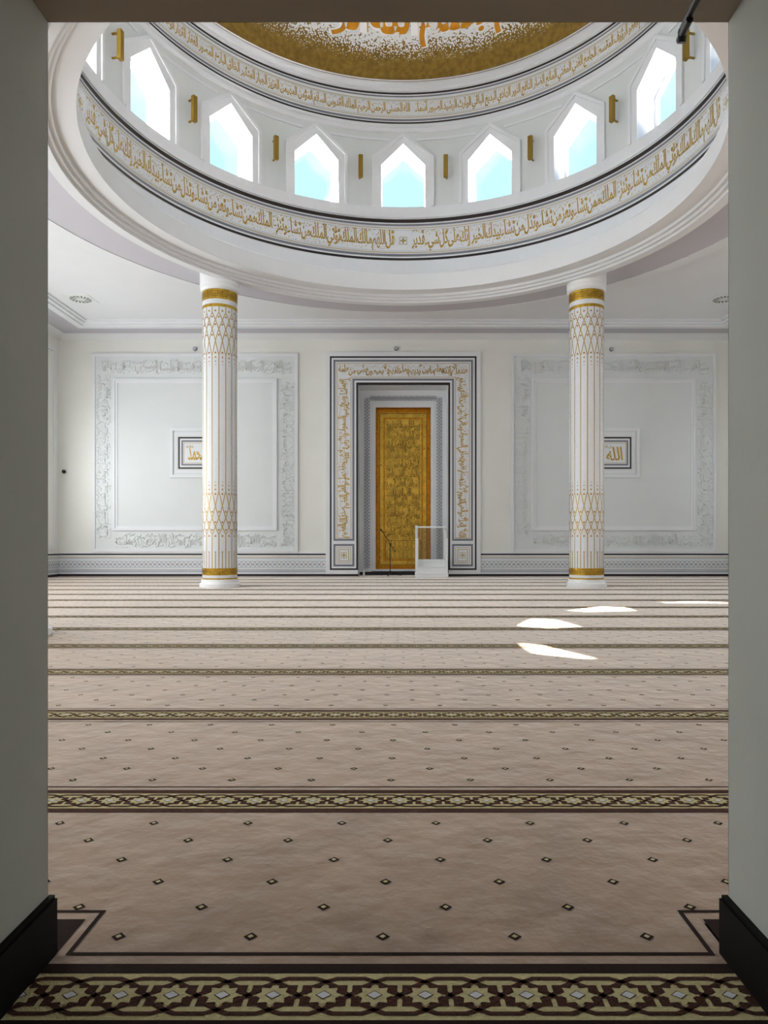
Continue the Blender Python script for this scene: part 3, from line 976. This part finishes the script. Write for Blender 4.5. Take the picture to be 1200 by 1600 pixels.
b.glyphs(compose(KURSI_T, 2 * l0 - .10, hT, l0 - .05, zt0, False, .036, 'stack', True, 41), M_goldletter, W2 + .001)
ll = zt0 - .06 - pz(840)
cmid = (l0 + l1) / 2 - .008
b.glyphs(move(turn(compose(KURSI_R, ll, hT, 0, 0, False, .036, 'stack', True, 42), 'up'), cmid - hT / 2, pz(840)), M_goldletter, W2 + .001)
b.glyphs(move(turn(compose(KURSI_L, ll, hT, 0, 0, False, .036, 'stack', True, 43), 'down'), -cmid + hT / 2, zt0 - .06), M_goldletter, W2 + .001)
b.build('gold_lettering', mih)
# niche lining: white recess, then the gilded inner recess
GW, GZ0, GZ1, GD = .85, .184, 5.18, .30
b = MB(fm)
def tunnel(hw, z0, z1, w0, w1, m):
    b.raw([fm(-hw, z0, w0), fm(-hw, z1, w0), fm(-hw, z1, w1), fm(-hw, z0, w1)], [[0, 1, 2, 3]], m)
    b.raw([fm(hw, z0, w0), fm(hw, z1, w0), fm(hw, z1, w1), fm(hw, z0, w1)], [[3, 2, 1, 0]], m)
    b.raw([fm(-hw, z1, w0), fm(hw, z1, w0), fm(hw, z1, w1), fm(-hw, z1, w1)], [[0, 1, 2, 3]], m)
    if z0 > .01: b.raw([fm(-hw, z0, w0), fm(hw, z0, w0), fm(hw, z0, w1), fm(-hw, z0, w1)], [[3, 2, 1, 0]], m)
tunnel(NW, .004, NZ, .06, -.003, M_white); tunnel(NW, -.011, NZ, -.003, -ND, M_white)
b.rect(-NW, -GW, .1, NZ, -ND, M_white); b.rect(GW, NW, .1, NZ, -ND, M_white); b.rect(-GW, GW, GZ1, NZ, -ND, M_white); b.rect(-GW, GW, .1, GZ0, -ND, M_white)
b.slab(-NW, NW, -.011, .1, -ND - .01, -ND + .012, M_skirt)
b.frame(-NW + .16, NW - .16, .1, NZ - .18, .02, -ND, M_panel, -ND + .012); b.frame(-GW - .12, GW + .12, .1, GZ1 + .14, .02, -ND, M_panel, -ND + .012)
b.build('niche_lining', mih)
b = MB(fm)
def braid(P0, P1, hw, n):
    d = Vector((P1[0] - P0[0], P1[1] - P0[1])); Ld = d.length; d.normalize(); nn = Vector((-d.y, d.x))
    for ph in range(2):
        pts = []
        for i in range(n * 4 + 1):
            s_ = Ld * i / (n * 4)
            o_ = hw * .85 * (1, 0, -1, 0)[(i + 2 * ph) % 4]
            pts.append((P0[0] + d.x * s_ + nn.x * o_, P0[1] + d.y * s_ + nn.y * o_))
        b.strip(pts, .024, -ND, M_braid, -ND + .012 + .003 * ph)
    for i in range(n * 2 + 1):
        s_ = Ld * i / (n * 2)
        c = (P0[0] + d.x * s_, P0[1] + d.y * s_)
        b.prism([(c[0] + .022 * cos(k * PI / 2), c[1] + .022 * sin(k * PI / 2)) for k in range(4)], -ND, -ND + .01, M_braid)
    for sg in (-1, 1):
        b.strip([(P0[0] + nn.x * hw * sg, P0[1] + nn.y * hw * sg), (P1[0] + nn.x * hw * sg, P1[1] + nn.y * hw * sg)], .010, -ND, M_braid, -ND + .01)
bz = 1 + (848 - 622.5) / 50.57
bu = 1.115
braid((-bu, .22), (-bu, bz), .08, 26); braid((bu, .22), (bu, bz), .08, 26); braid((-bu + .09, bz), (bu - .09, bz), .07, 12)
b.build('braid_relief', mih)
b = MB(fm)
tunnel(GW, GZ0, GZ1, -ND, -ND - GD, M_goldedge)
WG = -ND - GD
b.rect(-GW, GW, GZ0, GZ1, WG, M_goldpanel)
b.frame(-GW, GW, GZ0, GZ1, .11, WG + .002, M_goldedge)
b.frame(-GW + .11, GW - .11, GZ0 + .12, GZ1 - .13, .016, WG + .003, M_golddark)
b.frame(-GW + .23, GW - .23, GZ0 + .25, GZ1 - .26, .05, WG + .002, M_goldedge)
b.build('gold_panel', mih)
b = MB(fm); b2 = MB(fm)
zr0, zr1, nr = 1.14, 4.78, 12
hr = (zr1 - zr0) / nr
k = 0
for r_ in range(nr):
    ws_ = [FATIHA[(k + i) % len(FATIHA)] for i in range(5 + r_ % 2)]; k += len(ws_)
    vb = zr1 - (r_ + 1) * hr - .02
    b.glyphs(compose(ws_, 1.06, hr + .05, .53, vb, False, .045, 'stack', False, 60 + r_), M_golddark, WG + .004)
    b2.glyphs(compose(ws_, 1.06, hr + .05, .53, vb, True, .004, 'stack', False, 60 + r_), M_goldpanel, WG + .003, WG + .016)
o = b2.build('embossed_lettering', mih); b.build('engraved_outline', mih)
b = MB(fm)
for i in range(9):
    x = -.52 + i * .13
    b.strip([(x - .02, .52), (x - .02, .75), (x - .045, .80), (x - .02, .85), (x - .02, 1.06)], .010, WG + .003, M_golddark)
    b.strip([(x + .02, .52), (x + .02, .75), (x + .045, .80), (x + .02, .85), (x + .02, 1.06)], .010, WG + .003, M_golddark)
b.frame(-.56, .56, .50, 1.08, .012, WG + .003, M_golddark)
b.build('engraved_lattice', mih)

# ================================================================== DRUM FRIEZES
def frieze(name, label, stripes, z_dots, z0, z1):
    root = empty(name, (0, YC, z0), label, 'frieze')
    L = (0, YC, z0)
    base = m_drum()
    f = lambda u, v, w_: tuple(a - c for a, c in zip(base(u, v, w_), L))
    b = MB(f)
    C = 2 * PI * RD
    b.rect(0, C, z0, z1, .004, M_tile, N)
    for (a, c, m) in stripes: b.rect(0, C, min(a, c), max(a, c), .007, m, N)
    b.build('tile_bands', root)
    b = MB(f)
    nd = 760
    for z in z_dots:
        for i in range(nd):
            u = C * i / nd
            b.rect(u - .008, u + .008, z - .009, z + .009, .006, M_grey)
    b.build('dotted_lines', root)
    return root, f
r1, f1 = frieze('calligraphy_frieze', 'wide white frieze with large gold verse script below the drum windows',
    [(8.871, 8.785, M_black), (8.755, 8.708, M_grey), (8.665, 8.65, M_goldline), (8.073, 8.057, M_goldline), (8.025, 7.968, M_grey), (7.930, 7.872, M_black), (8.690, 8.682, M_lgrey), (8.047, 8.040, M_lgrey)],
    (8.613, 8.102), 7.872, 8.871)
b = MB(f1)
Q = 2 * PI * RD / 4
for q in range(4):
    ur = -q * Q
    b.glyphs(compose(VERSE, Q - .42, .45, ur - .21, 8.135, False, .026, 'line', True, 80, 3, .02), M_goldletter, .008)
    rosette(b, ur, 8.355, .115, .0075, M_goldline, .011)
b.build('gold_lettering', r1)
r2, f2 = frieze('calligraphy_frieze', 'narrow white frieze with small gold script right under the golden dome',
    [(11.954, 11.908, M_black), (11.878, 11.842, M_grey), (11.782, 11.768, M_goldline), (11.366, 11.352, M_goldline), (11.312, 11.262, M_grey), (11.238, 11.196, M_black)],
    (11.745, 11.395), 11.196, 11.954)
b = MB(f2)
C = 2 * PI * RD
b.glyphs(compose(NAMES, C - .12, .31, .17, 11.415, False, .030, 'line', True, 90, 2, .16), M_goldletter, .008)
b.build('gold_lettering', r2)

# dome inscription, four times round the foot of the dome
dm = empty('dome_inscription', (0, YC, 12.12), 'huge gold script circling the white centre of the golden dome', 'inscription')
def fd(u, v, w_):
    R = RDM - w_
    a, ph = u / RDM, v / RDM
    return (R * sin(a) * cos(ph), R * cos(a) * cos(ph), R * sin(ph))
b = MB(fd)
b2 = MB(fd)
Q = 2 * PI * RDM / 4
for q in range(4):
    ur = 2.08 - q * Q
    g = compose('بسم الله الرحمن الرحيم'.split(), Q - .15, 1.9, ur, .77, False, .022, 'line', False, 99, 6, .02, .4, 0)
    b.glyphs(g, M_domeletter, .012)
    g = compose('بسم الله الرحمن الرحيم'.split(), Q - .12, 1.95, ur + .015, .745, False, .05, 'line', False, 99, 6, .02, .4, 0)
    b2.glyphs(g, M_minbar, .008)
b.build('gold_letters', dm)
b2.build('white_outline', dm)

# ================================================================== SCONCES
def make_sconce():
    root = empty('wall_sconce')
    b = MB(); b.box(-.05, .05, -.21, -.13, -.265, .265, M_brass); b.build('body', root)
    for z in (-.22, .22):
        b = MB(); b.box(-.018, .018, -.13, .03, z - .012, z + .012, M_brass); b.build('bracket', root)
    return root
sc_lab = ['brass box sconce on the drum, last one on the far left beside the half-hidden window',
          'brass box sconce on the drum, third one left of the mihrab axis',
          'brass box sconce on the drum, second one left of the mihrab axis',
          'brass box sconce on the drum, just left of the central drum window',
          'brass box sconce on the drum, just right of the central drum window',
          'brass box sconce on the drum, second one right of the mihrab axis',
          'brass box sconce on the drum, third one right of the mihrab axis',
          'brass box sconce on the drum, below the dark door closer arm at top right']
s0 = make_sconce()
for i in range(8):
    o = s0 if i == 0 else dup(s0)
    a = (i - 3.5) * SEC
    o.location = (RD * sin(a), YC + RD * cos(a), 10.03)
    o.rotation_euler = (0, 0, -a)
    tag(o, sc_lab[i], 'wall lamp', 'brass sconces between the drum windows')

# ================================================================== CEILING DIFFUSERS
def diffuser(x, y, label):
    root = empty('ceiling_diffuser', (x, y, ZC), label, 'air vent', 'round swirl vents in the ceiling')
    f = m_ceil(0, 0, 0)
    b = MB(f); b.slab(-.33, .33, -.33, .33, 0, .012, M_vent); b.build('plate', root)
    b = MB(f)
    b.strip([(.28 * cos(2 * PI * i / 32), .28 * sin(2 * PI * i / 32)) for i in range(32)], .02, .012, M_vent, .02, closed=True)
    b.build('rim', root)
    b = MB(f)
    for i in range(16):
        a = 2 * PI * i / 16
        b.poly([(.09 * cos(a), .09 * sin(a)), (.255 * cos(a + .22), .255 * sin(a + .22)), (.265 * cos(a + .42), .265 * sin(a + .42))], .014, M_slot)
    b.build('slots', root)
    b = MB(f); b.disc(0, 0, .06, .018, M_vent, 16); b.build('hub', root)
diffuser(-8.2, 17.9, 'square white ceiling vent with round dark swirl, at left of the dome')
diffuser(8.15, 17.9, 'square white ceiling vent with round dark swirl, at right by the jamb')

# ================================================================== SMALL WALL FITTINGS
def fitting(x, z, label):
    root = empty('wall_fitting', (x, YF, z), label, 'wall fitting', 'grey fittings above the wall panels')
    b = MB(); b.lathe([(.01, 0), (.062, 0), (.062, .05), (.045, .06), (.01, .06)], M_fit, 20)
    o = b.build('housing', root, True); o.rotation_euler = (PI / 2, 0, 0)
    b = MB(); b.box(-.04, .04, -.075, -.06, -.035, .035, M_lgrey); b.build('cover', root)
fitting(-6.19, 6.76, 'small grey round fitting on wall above the left relief panel')
fitting(-.21, 6.77, 'small grey round fitting on wall above the mihrab')
fitting(6.19, 6.75, 'small grey round fitting on wall above the right relief panel')
root = empty('wall_hook', (-10.06, YF, 3.11), 'small black round knob on wall near the left corner', 'knob')
b = MB(); b.lathe([(.01, 0), (.03, 0), (.03, .02), (.02, .03), (.035, .05), (.055, .07), (.055, .10), (.03, .12), (.01, .125)], M_mic, 20)
o = b.build('knob', root, True); o.rotation_euler = (PI / 2, 0, 0)

# ================================================================== MINBAR, MICROPHONE, POST
mx0, mx1, my = .349, 1.294, 20.18
root = empty('minbar', ((mx0 + mx1) / 2, my, .0035), 'small white wooden minbar with three steps and rails at right of mihrab', 'minbar')
c = (mx0 + mx1) / 2
hwm = (mx1 - mx0) / 2
def mbox(name, boxes, m=M_minbar, parent=root):
    b = MB()
    for q in boxes: b.box(*q, m)
    o = b.build(name, parent)
    bev = o.modifiers.new('b', 'BEVEL'); bev.width = .004; bev.segments = 2; bev.limit_method = 'ANGLE'
    return o
mbox('plinth', [(-hwm, hwm, 0, 1.0, .0, .10), (-hwm - .008, hwm + .008, -.01, 1.01, .094, .112)])
iw = hwm - .085
for (y0, z0, z1) in ((.06, .112, .285), (.36, .285, .47)):
    mbox('step', [(-iw, iw, y0, 1.0, z0, z1 - .03), (-iw, iw, y0 - .02, 1.0, z1 - .03, z1)])
mbox('seat', [(-iw, iw, .62, 1.0, .47, .50)])
for sg in (-1, 1):
    x0, x1 = sorted((sg * (hwm - .012), sg * (hwm - .085)))
    mbox('side_panel', [(x0, x1, .05, 1.0, .112, .52)])
    mbox('post', [(x0, x1, .05, .12, .52, 1.09), (x0 - .006, x1 + .006, .044, .126, 1.09, 1.115)])
    mbox('post', [(x0, x1, .90, .97, .52, 1.50), (x0 - .004, x1 + .004, .896, .974, 1.50, 1.515)])
    b = MB()
    P = [(x0 + .012, .08, 1.115), (x1 - .012, .08, 1.115), (x1 - .012, .90, 1.46), (x0 + .012, .90, 1.46)]
    b.raw(P + [(p[0], p[1], p[2] - .05) for p in P], [[0, 1, 2, 3], [7, 6, 5, 4], [0, 4, 5, 1], [1, 5, 6, 2], [2, 6, 7, 3], [3, 7, 4, 0]], M_minbar)
    b.build('handrail', root)
mbox('back_rail', [(-iw, iw, .915, .955, 1.44, 1.49)])
b = MB(); b.box(-iw, iw, .93, .938, .50, 1.44, M_glass2); b.build('glass_panel', root)

px_, py_ = -.395, 21.25
root = empty('microphone_stand', (px_, py_, 0), 'black microphone boom stand in front of the gold mihrab panel', 'microphone stand')
b = MB(); b.tube([(0, 0, .06), (0, 0, .93)], .013, M_mic); b.build('pole', root, True)
b = MB(); b.tube([(0, 0, .04), (0, 0, .12)], [.03, .03], M_mic); b.build('hub', root, True)
for a in (.35, 2.45, 4.55):
    b = MB(); b.tube([(0, 0, .10), (.17 * cos(a), .17 * sin(a), .06), (.33 * cos(a), .33 * sin(a), .018)], .010, M_mic)
    lg = b.build('leg', root, True)
    b = MB(); b.tube([(.31 * cos(a), .31 * sin(a), .022), (.35 * cos(a), .35 * sin(a), .018)], .017, M_mic); b.build('rubber_foot', lg, True)
b = MB(); b.tube([(-.02, 0, .95), (.03, 0, .95)], .03, M_mic, 12); b.tube([(0, 0, .90), (0, 0, .99)], .022, M_mic); b.build('clutch', root, True)
b = MB(); b.tube([(-.235, -.03, 1.34), (0, -.03, .96), (.155, -.03, .73)], .010, M_mic); b.tube([(.13, -.03, .768), (.155, -.03, .73)], .016, M_mic); b.build('boom', root, True)
b = MB(); b.tube([(-.215, -.03, 1.31), (-.265, -.03, 1.385)], [.018, .016], M_mic); b.tube([(-.262, -.03, 1.38), (-.30, -.04, 1.40)], [.03, .026], M_mic, 12); b.build('microphone', root, True)

root = empty('floor_post', ((568 - 629.5) / 51.8, YF + .25, 0), 'short white post on round foot at left end of the niche floor', 'post')
b = MB(); b.lathe([(.01, 0), (.075, 0), (.075, .02), (.03, .035), (.025, .05)], M_minbar, 20); b.build('foot', root, True)
b = MB(); b.lathe([(.03, .03), (.03, .16), (.026, .17), (.01, .17)], M_minbar, 16); b.build('stem', root, True)

# ================================================================== DOOR CLOSER ARM
root = empty('door_closer_arm', (.62, 1.2, DZ), 'dark grey metal door closer arm under the doorway soffit at top right', 'door closer')
b = MB(); b.tube([(-.012, -.1, -.104), (.012, .40, -.104)], .0085, M_metal, 12); b.build('arm', root, True)
b = MB(); b.tube([(.009, .345, -.115), (.012, .41, -.115)], .008, M_metal, 12); b.tube([(.012, .39, -.104), (.012, .40, -.128)], .010, M_metal, 12); b.build('pivot', root, True)
b = MB(); b.box(-.03, .01, -.16, -.08, -.125, 0, M_metal); b.build('bracket', root)
